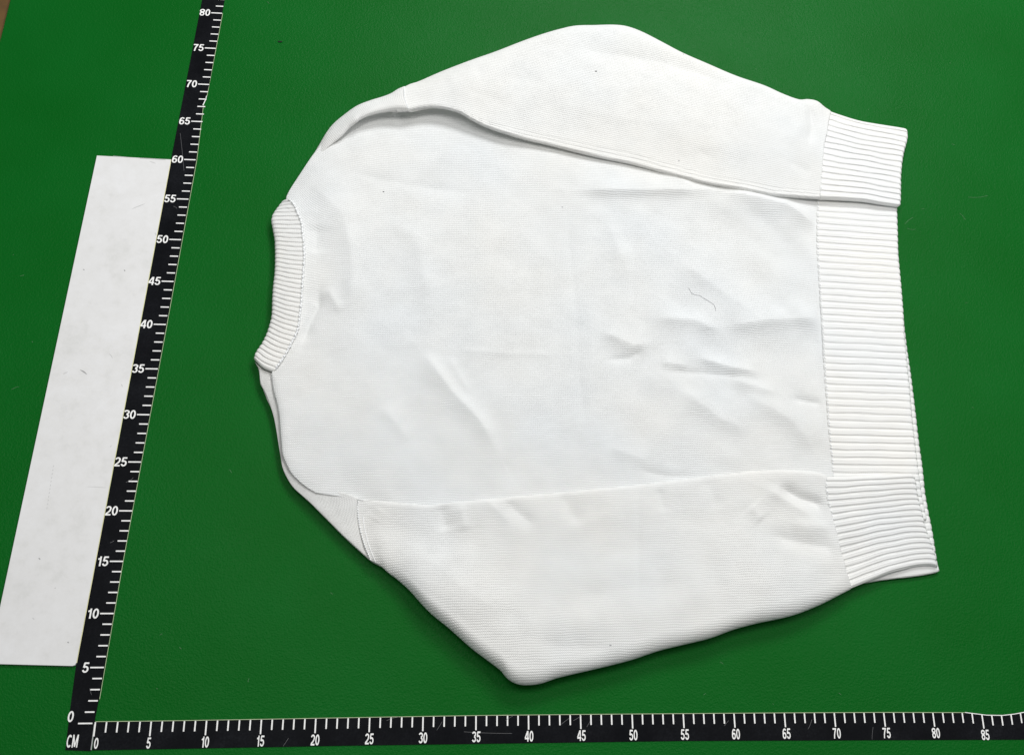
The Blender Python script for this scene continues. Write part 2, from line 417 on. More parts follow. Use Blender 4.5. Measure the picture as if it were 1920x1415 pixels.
def seg_field(x, y, poly, z=1.2):
    """signed distance to a polyline and the run along it (0..1)"""
    P = at([p[0] for p in poly], [p[1] for p in poly], z)
    best = np.full(x.shape, 1e9); sd = np.zeros_like(x); run = np.zeros_like(x)
    ls = np.linalg.norm(np.diff(P, axis=0), axis=1); tot = ls.sum(); acc = 0
    for i in range(len(P) - 1):
        d = (P[i + 1] - P[i]) / ls[i]
        rx, ry = x - P[i][0], y - P[i][1]
        s = rx * d[0] + ry * d[1]; sc_ = np.clip(s, 0, ls[i])
        ex, ey = rx - sc_ * d[0], ry - sc_ * d[1]
        dist = np.hypot(ex, ey); sg = np.sign(d[0] * ry - d[1] * rx)
        m = dist < best
        best = np.where(m, dist, best); sd = np.where(m, dist * sg, sd); run = np.where(m, (acc + sc_) / tot, run)
        acc += ls[i]
    return sd, run
def wrinkles(x, y, lst):
    z = np.zeros_like(x)
    for poly, amp, wl, wr in lst:                      # wl: width on the left of the stroke, wr: on its right
        sd, run = seg_field(x, y, poly)
        wv = 1.1 * np.where(sd > 0, wl, wr)
        tp_ = smooth(0, 0.28, run) * smooth(0, 0.28, 1 - run) * 0.85 + 0.15
        z = z + amp * tp_ * np.exp(-(np.sqrt(sd * sd + .03) / wv) ** 1.35)
    return z

def patch(name, T, B, Lc, Rc, nu, nv, H, roll, roll_sides, mat, angle=0.0, zextra=None, ribs=None, du=0.0, dv=0.0,
          parent=None, skirt=0.35, skirt_in=1.2, uvf=None, floor=0.02, hf=None, label=None, scallop=0.0):
    """Cloth panel between four survey curves. T,B run left to right, Lc,Rc run from T down to B.
    roll: radius (cm) over which a rolled edge drops; roll_sides: letters of T,B,L,R.  H: rise above the edge level."""
    u = np.linspace(0, 1, nu); v = np.linspace(0, 1, nv)
    u = u - du * np.sin(2 * math.pi * u) / (2 * math.pi); v = v - dv * np.sin(2 * math.pi * v) / (2 * math.pi)
    t, lt = curve(T, nu, t=u); b, lb = curve(B, nu, t=u); l, ll = curve(Lc, nv, t=v); r, lr = curve(Rc, nv, t=v)
    U, Vg = np.meshgrid(u, v)
    Uc, Vc = U[..., None], Vg[..., None]
    c00, c10, c01, c11 = (t[0] + l[0]) / 2, (t[-1] + r[0]) / 2, (b[0] + l[-1]) / 2, (b[-1] + r[-1]) / 2
    G = ((1 - Vc) * t[None] + Vc * b[None] + (1 - Uc) * l[:, None] + Uc * r[:, None]
         - ((1 - Uc) * (1 - Vc) * c00 + Uc * (1 - Vc) * c10 + (1 - Uc) * Vc * c01 + Uc * Vc * c11))
    X, Y, Zb = G[..., 0], G[..., 1], G[..., 2]
    # widths for edge distance
    wu = np.linalg.norm(G[:, -1, :2] - G[:, 0, :2], axis=1)[:, None]; wv = np.linalg.norm(G[-1, :, :2] - G[0, :, :2], axis=1)[None, :]
    D = np.full(X.shape, 1e9)
    rl = roll if isinstance(roll, dict) else {k: roll for k in 'TBLR'}
    prof = np.ones_like(X)
    for side_, dist in (('T', Vg * wv), ('B', (1 - Vg) * wv), ('L', U * wu), ('R', (1 - U) * wu)):
        if side_ in roll_sides:
            rad_ = rl[side_](U, Vg) if callable(rl[side_]) else rl[side_]
            s = np.clip(dist / rad_, 0, 1); prof = prof * np.sqrt(np.clip(1 - (1 - s) ** 2, 0, 1))
    Hg = H(U, Vg) if callable(H) else H
    Z = Zb + Hg * prof
    inner = smooth(0, 1, prof)
    if ribs:
        n, frac, depth, wob = ribs
        q_ = Vg * n + wob * noise2(U * 3 + 7, Vg * 6, 2.0, 11, 2) * smooth(0, .3, U) + 0.03 * np.sin(U * 9 + np.floor(Vg * n) * 2.1)
        ph = q_ - np.floor(q_)
        dg = np.minimum(ph, 1 - ph)
        rise = smooth(frac * 0.32, frac * 0.58, dg) + 0.3 * (1 - smooth(0.0, frac * 0.3, dg))
        Z = Z + depth * (rise - 1) * np.clip(prof, 0.25, 1) - 0.25 * depth * (np.abs(ph - .5) * 2) ** 2
        if scallop:
            kx = scallop * (1 - rise) * (smooth(0.90, 1, U) if scallop > 0 else 1)
            X = X - kx
    if zextra is not None: Z = Z + zextra(X, Y, U, Vg) * inner
    if hf: Z = Z + hf * noise2(X, Y, 5.0, 21, 3) * inner
    Z = np.maximum(Z, floor)
    # knit coordinates
    if uvf: uv = uvf(X, Y, U, Vg)
    else:
        ca, sa = math.cos(angle), math.sin(angle)
        uv = np.stack([X * ca + Y * sa, -X * sa + Y * ca], -1)
    idx = np.arange(nu * nv).reshape(nv, nu)
    Fq = [np.stack([idx[1:, :-1], idx[1:, 1:], idx[:-1, 1:], idx[:-1, :-1]], -1).reshape(-1, 4)]
    VV = [np.stack([X, Y, Z], -1).reshape(-1, 3)]; UV = [uv.reshape(-1, 2)]
    # skirt: the cloth turns under all round
    loop = np.concatenate([idx[0, :-1], idx[:-1, -1], idx[-1, :0:-1], idx[:0:-1, 0]])
    inn = np.concatenate([idx[2, :-1], idx[:-1, -3], idx[-3, :0:-1], idx[:0:-1, 2]])
    base = VV[0][loop]; cen = np.array([X.mean(), Y.mean()])
    jj, ii = loop % nu, loop // nu
    tgt = idx[np.clip(ii, nv // 3, nv - 1 - nv // 3), np.clip(jj, nu // 3, nu - 1 - nu // 3)]
    nin = VV[0][tgt][:, :2] - base[:, :2]; far = np.linalg.norm(nin, axis=1)[:, None]; nin = nin / (far + 1e-9)
    prev = loop; off = len(VV[0]); nl = len(loop)
    for k in range(1, 6):
        a = math.pi / 2 * k / 4 if k <= 4 else math.pi / 2
        zz = base[:, 2] - skirt * math.sin(a)
        ins = np.minimum(skirt * (1 - math.cos(a)) + (skirt_in if k == 5 else 0), far * 0.8)
        ring = np.concatenate([base[:, :2] + nin * ins, np.maximum(zz, floor * 0.5)[:, None]], 1)
        VV.append(ring); UV.append(UV[0][loop] + np.array([0.0, 0.2 * k]))
        cur = off + np.arange(nl); off += nl
        Fq.append(np.stack([prev, cur, np.roll(cur, -1), np.roll(prev, -1)], -1)[:, ::-1]); prev = cur
    o = mesh_from(name, np.vstack(VV), np.vstack(Fq), mat, parent or sw, np.vstack(UV))
    if label: o['label'] = label
    return o, (X, Y, Z)

def beads(name, G, row, spacing, rad, parent=None, stretch=1.5, lift=0.0):
    """a row of linked stitches along a line of surface points"""
    P = np.array(row); L = np.concatenate([[0], np.cumsum(np.linalg.norm(np.diff(P, axis=0), axis=1))])
    n = int(L[-1] / spacing); q_ = (np.arange(n) + .5) * spacing
    C = np.stack([np.interp(q_, L, P[:, i]) for i in range(3)], 1)
    Tt = np.gradient(C, axis=0); Tt /= np.linalg.norm(Tt, axis=1)[:, None]
    VV, FF = [], []; k = 0
    for c, d in zip(C, Tt):
        d2 = np.array([-d[1], d[0], 0]); d2 /= np.linalg.norm(d2) + 1e-9
        th = random.uniform(0.3, 0.7); dm = d * math.cos(th) + d2 * math.sin(th); dn = -d * math.sin(th) + d2 * math.cos(th)
        rr = rad * random.uniform(0.8, 1.15)
        b0 = k
        for a in range(1, 4):
            el = math.pi * a / 4
            for j in range(6):
                az = 2 * math.pi * j / 6
                VV.append(c + np.array([0, 0, lift]) + dm * (rr * stretch * math.cos(el)) + dn * (rr * math.sin(el) * math.cos(az)) + np.array([0, 0, 1]) * (rr * math.sin(el) * math.sin(az)))
        VV.append(c + np.array([0, 0, lift]) + dm * rr * stretch); VV.append(c + np.array([0, 0, lift]) - dm * rr * stretch); k += 20
        for a in range(2):
            for j in range(6):
                FF.append([b0 + a * 6 + j, b0 + a * 6 + (j + 1) % 6, b0 + (a + 1) * 6 + (j + 1) % 6, b0 + (a + 1) * 6 + j])
        for j in range(6):
            FF.append([b0 + 18, b0 + (j + 1) % 6, b0 + j]); FF.append([b0 + 19, b0 + 12 + j, b0 + 12 + (j + 1) % 6])
    return pydata(name, VV, FF, STITCH, parent or sw, True)

# ---- back layer of the hem, seen past the front hem on the right
BACKHEM_R = [(1680, 372, .28), (1684, 470, .28), (1693, 582, .28), (1700.6, 650, .28), (1708, 700.7, .28), (1716, 765, .28), (1723, 826, .28), (1730, 876, .28), (1734.6, 921, .28), (1741, 958.7, .3), (1748, 992.6, .3), (1754.7, 1035, .3), (1759, 1062, .3)]
patch('back_hem', [(1560, 372, .3), (1680, 372, .28)], [(1590, 1076, .3), (1680, 1078, .3), (1759, 1064, .3)], [(1560, 372, .3), (1570, 700, .3), (1590, 1076, .3)], BACKHEM_R,
      40, 560, 0.16, 0.3, 'R', RIB, ribs=(56, .30, .10, 0.1), skirt=.2, scallop=0.05)

# ---- shoulder at the lower left, showing the back panel
YO = [(486, 690, 1.00), (488.8, 717.7, 0.95), (497.7, 736.4, 0.90), (504.4, 753.3, 0.85), (512.9, 780, 0.85), (517, 800, 0.85), (521.4, 827.5, 0.85), (525.6, 853, 0.85), (529.9, 876.7, 0.85), (540, 898.7, 0.85), (552, 915.7, 0.85),
      (567, 929, 0.90), (584, 944.5, 0.95), (601, 961.5, 0.95), (618, 978.4, 0.95), (641, 1001.5, 0.95), (663.7, 1023, 0.95), (694, 1050, 0.95)]
YI = [(520, 705, 1.0), (532, 735, 1.06), (540, 760, 1.08), (545, 789, 1.08), (548, 830, 1.08), (556, 860, 1.08), (572, 885, 1.1), (592, 905, 1.1), (620, 917, 1.10), (650, 926, 1.16), (671, 934, 1.14)]
yoke, _ = patch('shoulder_panel', YO, YI, [(486, 690, 1.0), (520, 705, 1.0)], [(694, 1050, .95), (682, 1021, .9), (673, 987, .9), (669, 955, 1.02), (671, 934, 1.14)],
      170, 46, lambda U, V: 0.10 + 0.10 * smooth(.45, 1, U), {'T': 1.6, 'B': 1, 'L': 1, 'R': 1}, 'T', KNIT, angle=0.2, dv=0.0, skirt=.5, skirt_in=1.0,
      uvf=lambda X, Y, U, V: np.stack([V * 6 + U * 1.0, U * 24], -1), zextra=lambda x, y, U, V: 0.05 * noise2(x, y, 3, 5, 2))

# ---- front body panel
BW = [
 ([(1060, 361), (1200, 364), (1350, 362)], .30, 1.6, .55),
 ([(1345, 362), (1400, 374), (1470, 390), (1534, 428)], .50, .7, 1.9),
 ([(1265, 488), (1330, 535), (1420, 600)], .20, 1.6, 1.3),
 ([(1225, 600), (1300, 604), (1352, 628)], .28, .9, .9),
 ([(1352, 618), (1440, 606), (1545, 600)], .30, 1.8, .85),
 ([(1120, 622), (1185, 652), (1225, 648)], .22, 1.3, .7),
 ([(1135, 676), (1180, 672), (1208, 656)], -.14, .4, .5),
 ([(1235, 682), (1290, 690)], .14, .7, .4),
 ([(1300, 672), (1370, 693), (1425, 704)], .24, .8, .5),
 ([(1240, 697), (1320, 700), (1410, 712)], -.10, .3, .4),
 ([(1365, 714), (1460, 742)], .15, .8, .6),
 ([(1265, 728), (1350, 788), (1410, 815)], .20, 1.5, 1.0),
 ([(1390, 738), (1480, 792), (1530, 850)], .22, 1.5, 1.3),
 ([(1480, 748), (1546, 757)], -.14, .35, .4),
 ([(1140, 840), (1220, 868)], .12, 1.0, .7),
 ([(785, 650), (850, 738), (900, 790), (938, 858)], .28, .7, 1.5),
 ([(838, 668), (885, 745)], .10, .5, .6),
 ([(715, 760), (770, 832)], .12, 1.1, .8),
 ([(600, 540), (597, 575), (580, 607), (565, 652)], -.26, .5, .45),
 ([(594, 420), (592, 480)], -.16, 1.2, .7),
 ([(612, 540), (640, 590)], .14, .6, .6),
 ([(648, 420), (662, 500), (655, 600)], .22, 1.5, 1.3),
 ([(700, 400), (780, 450), (812, 600)], .16, 1.5, 1.8),
 ([(640, 318), (760, 345), (900, 362)], -.07, .5, .7),
 ([(830, 655), (950, 664), (1060, 666)], .05, .3, .3),
 ([(1085, 700), (1096, 800)], -.05, .6, .6),
 ([(1190, 380), (1186, 600)], -.06, .4, .4), ([(1060, 375), (1078, 560), (1092, 800)], -.05, .4, .4), ([(1340, 385), (1345, 560)], -.04, .4, .4),
 ([(1140, 420), (1170, 500)], .12, 1.0, .8),
 ([(1285, 400), (1300, 470)], -.06, .8, .8),
 ([(1190, 880), (1250, 892), (1310, 893)], -.10, .35, .5),
 ([(1240, 322), (1300, 356)], .10, .8, .6),
 ([(580, 345), (640, 400), (660, 470)], .12, 1.2, 1.2),
]
def body_uv(X, Y, U, V):
    x0 = 17.5; up = smooth(38, 60, Y)
    bend = -0.75 * 3.2 * np.exp(-np.clip(X - x0, -3, 60) / 3.2) * up
    return np.stack([X, Y + bend + 0.004 * (X - 40) ** 2 * 0.12 + 0.08 * noise2(X, Y, 9, 3, 1)], -1)
BT = [(560, 334, .55), (592, 284, .5), (640, 228, .5), (700, 196, .4), (760, 182, .3), (900, 190, .4), (1050, 235, .6), (1200, 285, .8), (1350, 330, .9), (1534, 362, 1.0)]
BL = [(560, 334, .55), (536, 373, .8), (549, 384, 1.05), (558, 402.7, 1.15), (565, 420, 1.2), (567.5, 440, 1.2), (569, 459, 1.2), (570, 484, 1.2), (568.5, 510, 1.2), (566, 543, 1.2), (564.5, 570, 1.2), (562, 590, 1.2), (559, 614, 1.2),
      (554, 630, 1.2), (545, 647, 1.2), (536, 664, 1.2), (524, 683, 1.2), (509, 700, 1.2), (509.5, 715, 1.2), (513, 734.7, 1.2), (519.7, 760, 1.2), (523.5, 785, 1.2), (525, 805, 1.2), (527.3, 831, 1.2), (530, 853, 1.2), (537, 870, 1.2), (545, 885, 1.2), (558.7, 900, 1.2), (576, 914, 1.2), (592.6, 924, 1.2)]
BB = [(592.6, 924, 1.2), (626, 929, 1.25), (672, 937, 1.2), (740, 955, 1.0), (900, 965, .9), (1200, 935, .9), (1400, 912, .9), (1562, 912, .9)]
BR = [(1534, 362, 1.0), (1533, 424, 1.05), (1533.7, 480, 1.05), (1536.5, 521, 1.05), (1539.5, 572, 1.05), (1543, 633, 1.05), (1546.3, 690, 1.05), (1551.4, 758, 1.05), (1554.8, 809, 1.05), (1560, 860, 1.0), (1562, 912, .9)]
def bodyH(U, V):
    lower = smooth(.70, .80, V); mid = smooth(0.02, .2, U)
    return (0.28 + 0.22 * mid * smooth(0, .1, 1 - U)) * (1 - .85 * (1 - smooth(.09, .17, U)) * smooth(.78, .98, V))
def body_extra(x, y, U, V):
    return (1.9 * wrinkles(x, y, BW) + 0.07 * noise2(x, y, 8, 8, 1) + (.04 + .13 * smooth(48, 66, x)) * noise2(.3 * (.8 * x - .6 * y), 1.2 * (.6 * x + .8 * y), 4.6, 55, 1) - 0.9 * smooth(.62, .9, 1 - V) * smooth(.06, .16, U) * (1 - smooth(.3, .62, U)) * 0.4) * smooth(0, .02, U) * smooth(0, .02, 1 - U)
body, BG = patch('front_panel', BT, BB, BL, BR, 470, 330, bodyH, {'T': 1.2, 'B': 1, 'L': lambda U, V: .9 - .88 * smooth(.05, .10, V) * (1 - smooth(.62, .68, V)), 'R': 1}, 'TL', COOL_LIT, uvf=body_uv, zextra=body_extra, skirt=.3, skirt_in=1.5, du=.3)

# ---- hem
HR = [(1681, 375, .85), (1682, 390, .85), (1683.7, 441, .85), (1684.5, 475, .85), (1688.8, 521, .85), (1693.8, 582, .85), (1696.6, 633, .85), (1700.6, 673.5, .85), (1705.7, 724, .85), (1710.8, 785, .85), (1717.6, 843, .85), (1724, 894, .8), (1731, 938, .6), (1738, 975, .5)]
HL = [(1532.3, 362, 1.32), (1531.1, 424, 1.40), (1531.8, 480, 1.40), (1534.8, 521, 1.40), (1537.8, 572, 1.40), (1541.3, 633, 1.40), (1544.8, 690, 1.40), (1549.8, 758, 1.40), (1553.2, 809, 1.37), (1558.3, 860, 1.32), (1561.8, 925, 1.02), (1567.8, 975, 0.62)]
hem, HG = patch('hem_band', [(1532.3, 362, 1.32), (1681, 375, .85)], [(1567.8, 975, .62), (1738, 975, .5)], HL, HR, 60, 620, lambda U, V: 0.02 + .22 * U, .35, 'R', RIB,
      ribs=(47, .30, .105, 0.06), skirt=.22, skirt_in=.8, scallop=.05,
      zextra=lambda x, y, U, V: 0.05 * noise2(x, y, 8, 2, 2), uvf=lambda X, Y, U, V: np.stack([X, V * 47 * .62], -1))

# ---- lower sleeve and cuff
LW = [
 ([(1196, 912), (1196, 1060), (1192, 1150)], -.09, .5, .6),
 ([(1232, 915), (1245, 965)], -.10, .5, .5),
 ([(1455, 910), (1500, 934), (1556, 950)], -.36, .5, .8),
 ([(1425, 915), (1475, 942), (1520, 972)], .16, .5, .7),
 ([(1430, 1000), (1500, 1020), (1575, 1030)], -.26, .9, 1.1),
 ([(1400, 950), (1428, 980)], .16, .8, .8),
 ([(1470, 985), (1560, 992)], .12, .7, .8),
 ([(692, 950), (708, 972)], -.05, .6, .7), ([(716, 952), (700, 980)], .05, .6, .6),
 ([(826, 945), (838, 1000)], -.16, .7, .7), ([(862, 945), (874, 1000)], .14, .6, .8),
 ([(945, 938), (1005, 990)], -.16, .6, .8), ([(905, 935), (960, 985)], .10, .6, .6),
 ([(1050, 925), (1090, 990)], -.10, .8, .8),
 ([(1320, 897), (1345, 960)], -.10, .8, .8),
 ([(760, 1020), (860, 1100), (960, 1170)], .16, 2.2, 2.0),
 ([(1000, 1130), (1150, 1110), (1300, 1090)], -.14, 2.2, 2.0),
 ([(980, 1190), (1050, 1215), (1150, 1215)], -.10, 1.0, 1.0),
]
LT = [(671, 935.5, 1.15), (716, 939.5, 1.4), (776, 944.5, 1.55), (810, 946, 1.55), (843.5, 942, 1.55), (894, 937.5, 1.55), (959, 931.5, 1.55), (1080, 920.5, 1.55), (1200, 908.5, 1.55), (1280, 898.5, 1.55), (1348, 890.5, 1.6), (1422, 882.5, 1.6), (1483, 882, 1.65), (1538, 886.5, 1.6), (1551, 893, 1.55)]
LB = [(694, 1050, 1.05), (713, 1060, 1.1), (728, 1073, 1.15), (741.7, 1083, 1.15), (765.5, 1104, 1.15), (803, 1145, 1.15), (843.5, 1179, 1.20), (884, 1214.8, 1.25), (920, 1242, 1.30), (938, 1256, 1.35), (952, 1272, 1.35), (969, 1281.5, 1.35), (989.4, 1283.7, 1.35), (1013, 1281, 1.35), (1047, 1270, 1.35), (1115, 1254, 1.35), (1182.7, 1237, 1.35), (1233.6, 1220, 1.35), (1280, 1208.5, 1.35), (1331, 1196, 1.35), (1375, 1180, 1.35), (1415.7, 1169, 1.35), (1483.5, 1154, 1.35), (1534, 1135, 1.30), (1568, 1118, 1.25), (1595, 1104, 1.20)]
LL = [(671, 935.5, 1.15), (669, 955, 1.1), (673, 987, 1.05), (682, 1021, 1.05), (694, 1050, 1.05)]
LR = [(1551, 893, 1.55), (1547.8, 904, 1.6), (1549.5, 925, 1.55), (1553, 945, 1.5), (1558, 965.5, 1.45), (1563, 986, 1.4), (1568, 1010, 1.3), (1572.5, 1037, 1.15), (1578.5, 1059, 1.15), (1584.5, 1080, 1.15), (1595, 1104, 1.2)]
SLH = lambda U, V: (0.08 + .14 * smooth(0, .06, U)) + 0.95 * smooth(0.25, .8, V) * (.08 + .92 * smooth(0, .17, U)) * (.55 + .45 * smooth(0, .12, 1 - U))
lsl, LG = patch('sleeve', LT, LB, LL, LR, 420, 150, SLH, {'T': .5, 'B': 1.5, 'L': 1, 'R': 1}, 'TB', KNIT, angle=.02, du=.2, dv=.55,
      zextra=lambda x, y, U, V: 1.8 * smooth(0, .03, 1 - U) * wrinkles(x, y, LW) + 0.10 * noise2(x, y, 7, 31, 2), skirt=.55, skirt_in=1.2,
      label='sleeve nearest the bottom tape, folded flush with the body')
CT = [(1551, 893, 1.55), (1588, 893, 1.5), (1650, 890.5, 1.4), (1705, 887.5, 1.3), (1713, 889, 1.25)]
CB = [(1595, 1104, 1.2), (1599, 1101, 1.2), (1646, 1082, 1.05), (1668, 1073.5, .95), (1692, 1067.5, .85), (1717, 1061.5, .75), (1743, 1060, .7), (1758, 1063, .65)]
CR = [(1713, 889, 1.25), (1718, 906, 1.2), (1722, 931, 1.1), (1729, 959, 1.0), (1736, 989, .9), (1744.5, 1013, .85), (1753, 1038, .75), (1758, 1063, .65)]
LR2 = [(a - 2, b, c + .03) for a, b, c in LR]; CT[0] = LR2[0]; CB[0] = LR2[-1]
cuf, CG = patch('cuff', CT, CB, LR2, CR, 56, 300, lambda U, V: 0.16 + .12 * U, {'T': .35, 'B': .35, 'L': .3, 'R': .3}, 'TBR', RIB, ribs=(17, .38, .115, 0.12), skirt=.2, skirt_in=.5, scallop=.04,
      uvf=lambda X, Y, U, V: np.stack([X, V * 17 * .6], -1), label='rib cuff nearest the bottom tape')
# the cuff's lower layer, showing as a lip under it
patch('cuff_lining', [(1606, 1088, .42), (1660, 1072, .42), (1700, 1060, .42), (1752, 1050, .42)], [(1608, 1094, .42), (1626, 1092, .38), (1646, 1088.5, .36), (1670, 1085.5, .35), (1721, 1079.5, .34), (1755, 1073, .34), (1761.5, 1069.5, .34)],
      [(1606, 1088, .42), (1608, 1094, .42)], [(1752, 1050, .42), (1758.5, 1060, .38), (1761.5, 1069.5, .34)], 60, 12, .12, .25, 'BR', RIB, skirt=.2, skirt_in=.4)

# ---- upper sleeve and cuff
def hem_lines(x, y, V):
    d = (1 - V) * 9.5
    return -0.05 * np.exp(-((d - .30) / .06) ** 2) - 0.04 * np.exp(-((d - .56) / .06) ** 2)
UW = [
 ([(1060, 100), (1230, 122), (1400, 174)], -.28, 1.3, 1.8),
 ([(1249, 150), (1219, 188)], .06, .25, .25), ([(1205, 205), (1163, 285)], -.05, .4, .4),
 ([(1513, 200), (1518, 245), (1510, 285)], -.24, .5, .5),
 ([(1490, 195), (1498, 240), (1470, 290)], .12, .8, .8),
 ([(870, 180), (960, 210)], -.10, 1.0, 1.0), ([(830, 160), (900, 145)], .10, 1.2, 1.2),
 ([(930, 150), (1020, 170)], -.08, 1.5, 1.5),
 ([(1300, 290), (1340, 310)], -.08, .8, .8), ([(1470, 310), (1520, 335)], -.10, .8, .8),
 ([(1000, 205), (1130, 225), (1260, 250)], .10, 1.8, 1.8),
]
UT = [(757, 164, 1.6), (768, 158.5, 1.5), (784, 153.5, 1.4), (826.6, 135.7, 1.2), (877.4, 117, 1.1), (928, 99.5, 1.0), (979, 79.7, 1.0), (1013, 67.8, 1.0), (1047, 57.7, 1.0), (1077.6, 51, 1.0), (1115, 50, 1.0), (1149, 49.2, 1.0), (1172.6, 51.6, 1.0), (1200, 61, 1.0), (1237, 79.7, 1.0), (1280, 102.2, 1.0), (1331, 124, .95), (1382, 146, .9), (1432, 163, .9), (1466, 178, .9), (1497, 188.3, .9), (1514, 187.6, 1.0), (1531, 191, 1.0), (1546, 202.5, .9), (1556, 209, .85)]
UB = [(764, 208.8, 2.2), (786, 203.7, 2.2), (810, 201.6, 2.2), (837, 205, 2.2), (864, 213.5, 2.2), (884, 225.3, 2.1), (911, 238.7, 2.0), (945, 250.7, 1.95), (979, 261, 1.8), (1030, 273, 1.7), (1081, 286.3, 1.65), (1132, 298.2, 1.65), (1183, 308.5, 1.65), (1233, 322, 1.65), (1280, 334.5, 1.7), (1314, 343, 1.75), (1365, 352.5, 1.8), (1416, 361, 1.85), (1450, 367.5, 1.85), (1483.5, 370.2, 1.85), (1537.5, 373.7, 1.85)]
UR = [(1556, 209, .85), (1553.6, 218, 1.1), (1550, 233, 1.3), (1546.8, 255, 1.45), (1541.7, 275, 1.55), (1540, 296, 1.6), (1538.4, 321, 1.7), (1536.7, 345, 1.8), (1537.3, 363, 1.85), (1537.5, 373.7, 1.85)]
UL = [(757, 164, 1.6), (756, 180, 1.9), (758, 192, 2.05), (764, 208.8, 2.2)]
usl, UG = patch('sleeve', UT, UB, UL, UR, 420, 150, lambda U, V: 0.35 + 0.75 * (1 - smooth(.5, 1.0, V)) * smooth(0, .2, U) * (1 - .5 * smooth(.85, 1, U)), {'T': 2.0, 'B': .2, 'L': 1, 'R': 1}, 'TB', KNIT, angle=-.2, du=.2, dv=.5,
      zextra=lambda x, y, U, V: 1.5 * smooth(0, .03, 1 - U) * wrinkles(x, y, UW) + 0.08 * noise2(x, y, 7, 77, 1) + hem_lines(x, y, V), skirt=.2, skirt_in=.3,
      label='sleeve at the far side, folded over the body with a raised edge')
UCT = [(1556, 209, .85), (1572, 215.4, .85), (1612, 227.3, .85), (1653, 234, .85), (1695, 240.8, .85), (1700, 243.5, .85)]
UCB = [(1537.5, 373.7, 1.85), (1560, 374.7, 1.8), (1585, 375.8, 1.75), (1619, 378.2, 1.7), (1653, 383.5, 1.6), (1684.5, 388, 1.5)]
UCR = [(1700, 243.5, .85), (1702, 251, .95), (1701.5, 262, 1.0), (1694, 292, 1.2), (1690, 326, 1.35), (1689.5, 353, 1.45), (1688.5, 383, 1.5), (1684.5, 388, 1.5)]
UR2 = [(a - 2, b, c + .03) for a, b, c in UR]; UCT[0] = UR2[0]; UCB[0] = UR2[-1]
ucf, UCG = patch('cuff', UCT, UCB, UR2, UCR, 56, 280, lambda U, V: 0.28 + .1 * (1 - U), {'T': .6, 'B': .35, 'L': .3, 'R': .3}, 'TBR', RIB, ribs=(15, .36, .12, 0.16), skirt=.33, skirt_in=1.2, scallop=.04,
      uvf=lambda X, Y, U, V: np.stack([X, V * 15 * .6], -1), label='rib cuff at the far side lying over the hem')

# ---- rolled shoulder at the top left
SO = [(566, 322, .72), (577, 306.5, .65), (597, 274.3, .6), (611, 250.6, .6), (624.4, 233.6, .6), (645, 216.7, .7), (670, 199.7, .8), (696, 189.5, .9), (718, 182.7, 1.1), (733, 176.8, 1.3), (746.5, 168.3, 1.5), (757.5, 163.5, 1.6)]
SI = [(566.5, 322.5, .72), (590, 300, .78), (618, 274, .95), (640, 257, 1.25), (655, 241, 1.55), (668, 230.5, 1.9), (677, 224, 1.95), (696, 216, 2.05), (721, 210, 2.1), (743, 207.3, 2.2), (764.5, 209, 2.2)]
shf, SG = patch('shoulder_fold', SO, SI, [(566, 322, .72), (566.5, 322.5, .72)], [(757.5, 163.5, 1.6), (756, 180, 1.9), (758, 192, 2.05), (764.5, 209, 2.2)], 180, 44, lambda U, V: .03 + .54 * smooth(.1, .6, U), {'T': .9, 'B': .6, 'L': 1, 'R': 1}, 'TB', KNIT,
      uvf=lambda X, Y, U, V: np.stack([V * 3, U * 17], -1), dv=.4, skirt=.2, skirt_in=1.0,
      zextra=lambda x, y, U, V: wrinkles(x, y, [([(700, 198), (730, 196), (757, 192)], -.16, .3, .25)]))

# ---- neckband
NO = [(531, 376, .8), (522, 387, .85), (511.5, 402, .9), (508.7, 413, .95), (511, 428, .95), (514.6, 448.5, .95), (515.5, 467, .95), (515.5, 492.6, .95), (514.6, 513, .95), (512, 535, .95), (510.4, 560, .95), (509.9, 577, .95), (508.7, 594, .95), (504.4, 611, .95), (499.4, 626, .95), (491, 643, .95), (480.7, 658.4, .95), (476.5, 668.5, .95), (477.5, 676, .9)]
NI = [(539.0, 373.5, 1.26), (551.0, 384, 1.31), (560.0, 402.7, 1.36), (567.0, 420, 1.36), (569.0, 440, 1.36), (571.0, 459, 1.36), (572.0, 484, 1.36), (570.5, 510, 1.36), (568.0, 543, 1.36), (566.5, 570, 1.36), (564.0, 590, 1.36), (561.0, 614, 1.36), (556.0, 630, 1.36), (547.0, 647, 1.36), (538.0, 664, 1.36), (526.0, 683, 1.36), (513.0, 699, 1.31)]
nb, NG = patch('neckband', NO[::-1] and [(531, 376, .8), (539, 373.5, 1.26)], [(477.5, 676, .9), (492, 690, 1.2), (513, 699, 1.31)], NO, NI, 40, 520, lambda U, V: .30, {'L': .55, 'R': .3, 'T': .4, 'B': .4}, 'LTB', RIB, ribs=(39, .30, .095, 0.02), scallop=-.06,
      skirt=.5, skirt_in=.4, uvf=lambda X, Y, U, V: np.stack([U * 3, V * 39 * .5], -1))
# back of the neck opening, dropping below the neckband's fold
patch('neckband_back', [(477.5, 678, .7), (490, 690, .8), (505, 702, .9)], [(487, 700, .6), (490, 724, .6), (505, 727, .8)], [(477.5, 678, .7), (483, 686, .65), (487, 700, .6), (489, 716, .6), (490, 724, .6)][:3], [(505, 702, .9), (507, 715, .85), (505, 727, .8)],
      26, 26, .25, .4, 'TBL', RIB, ribs=(4, .3, .1, .1), skirt=.3, skirt_in=.3)

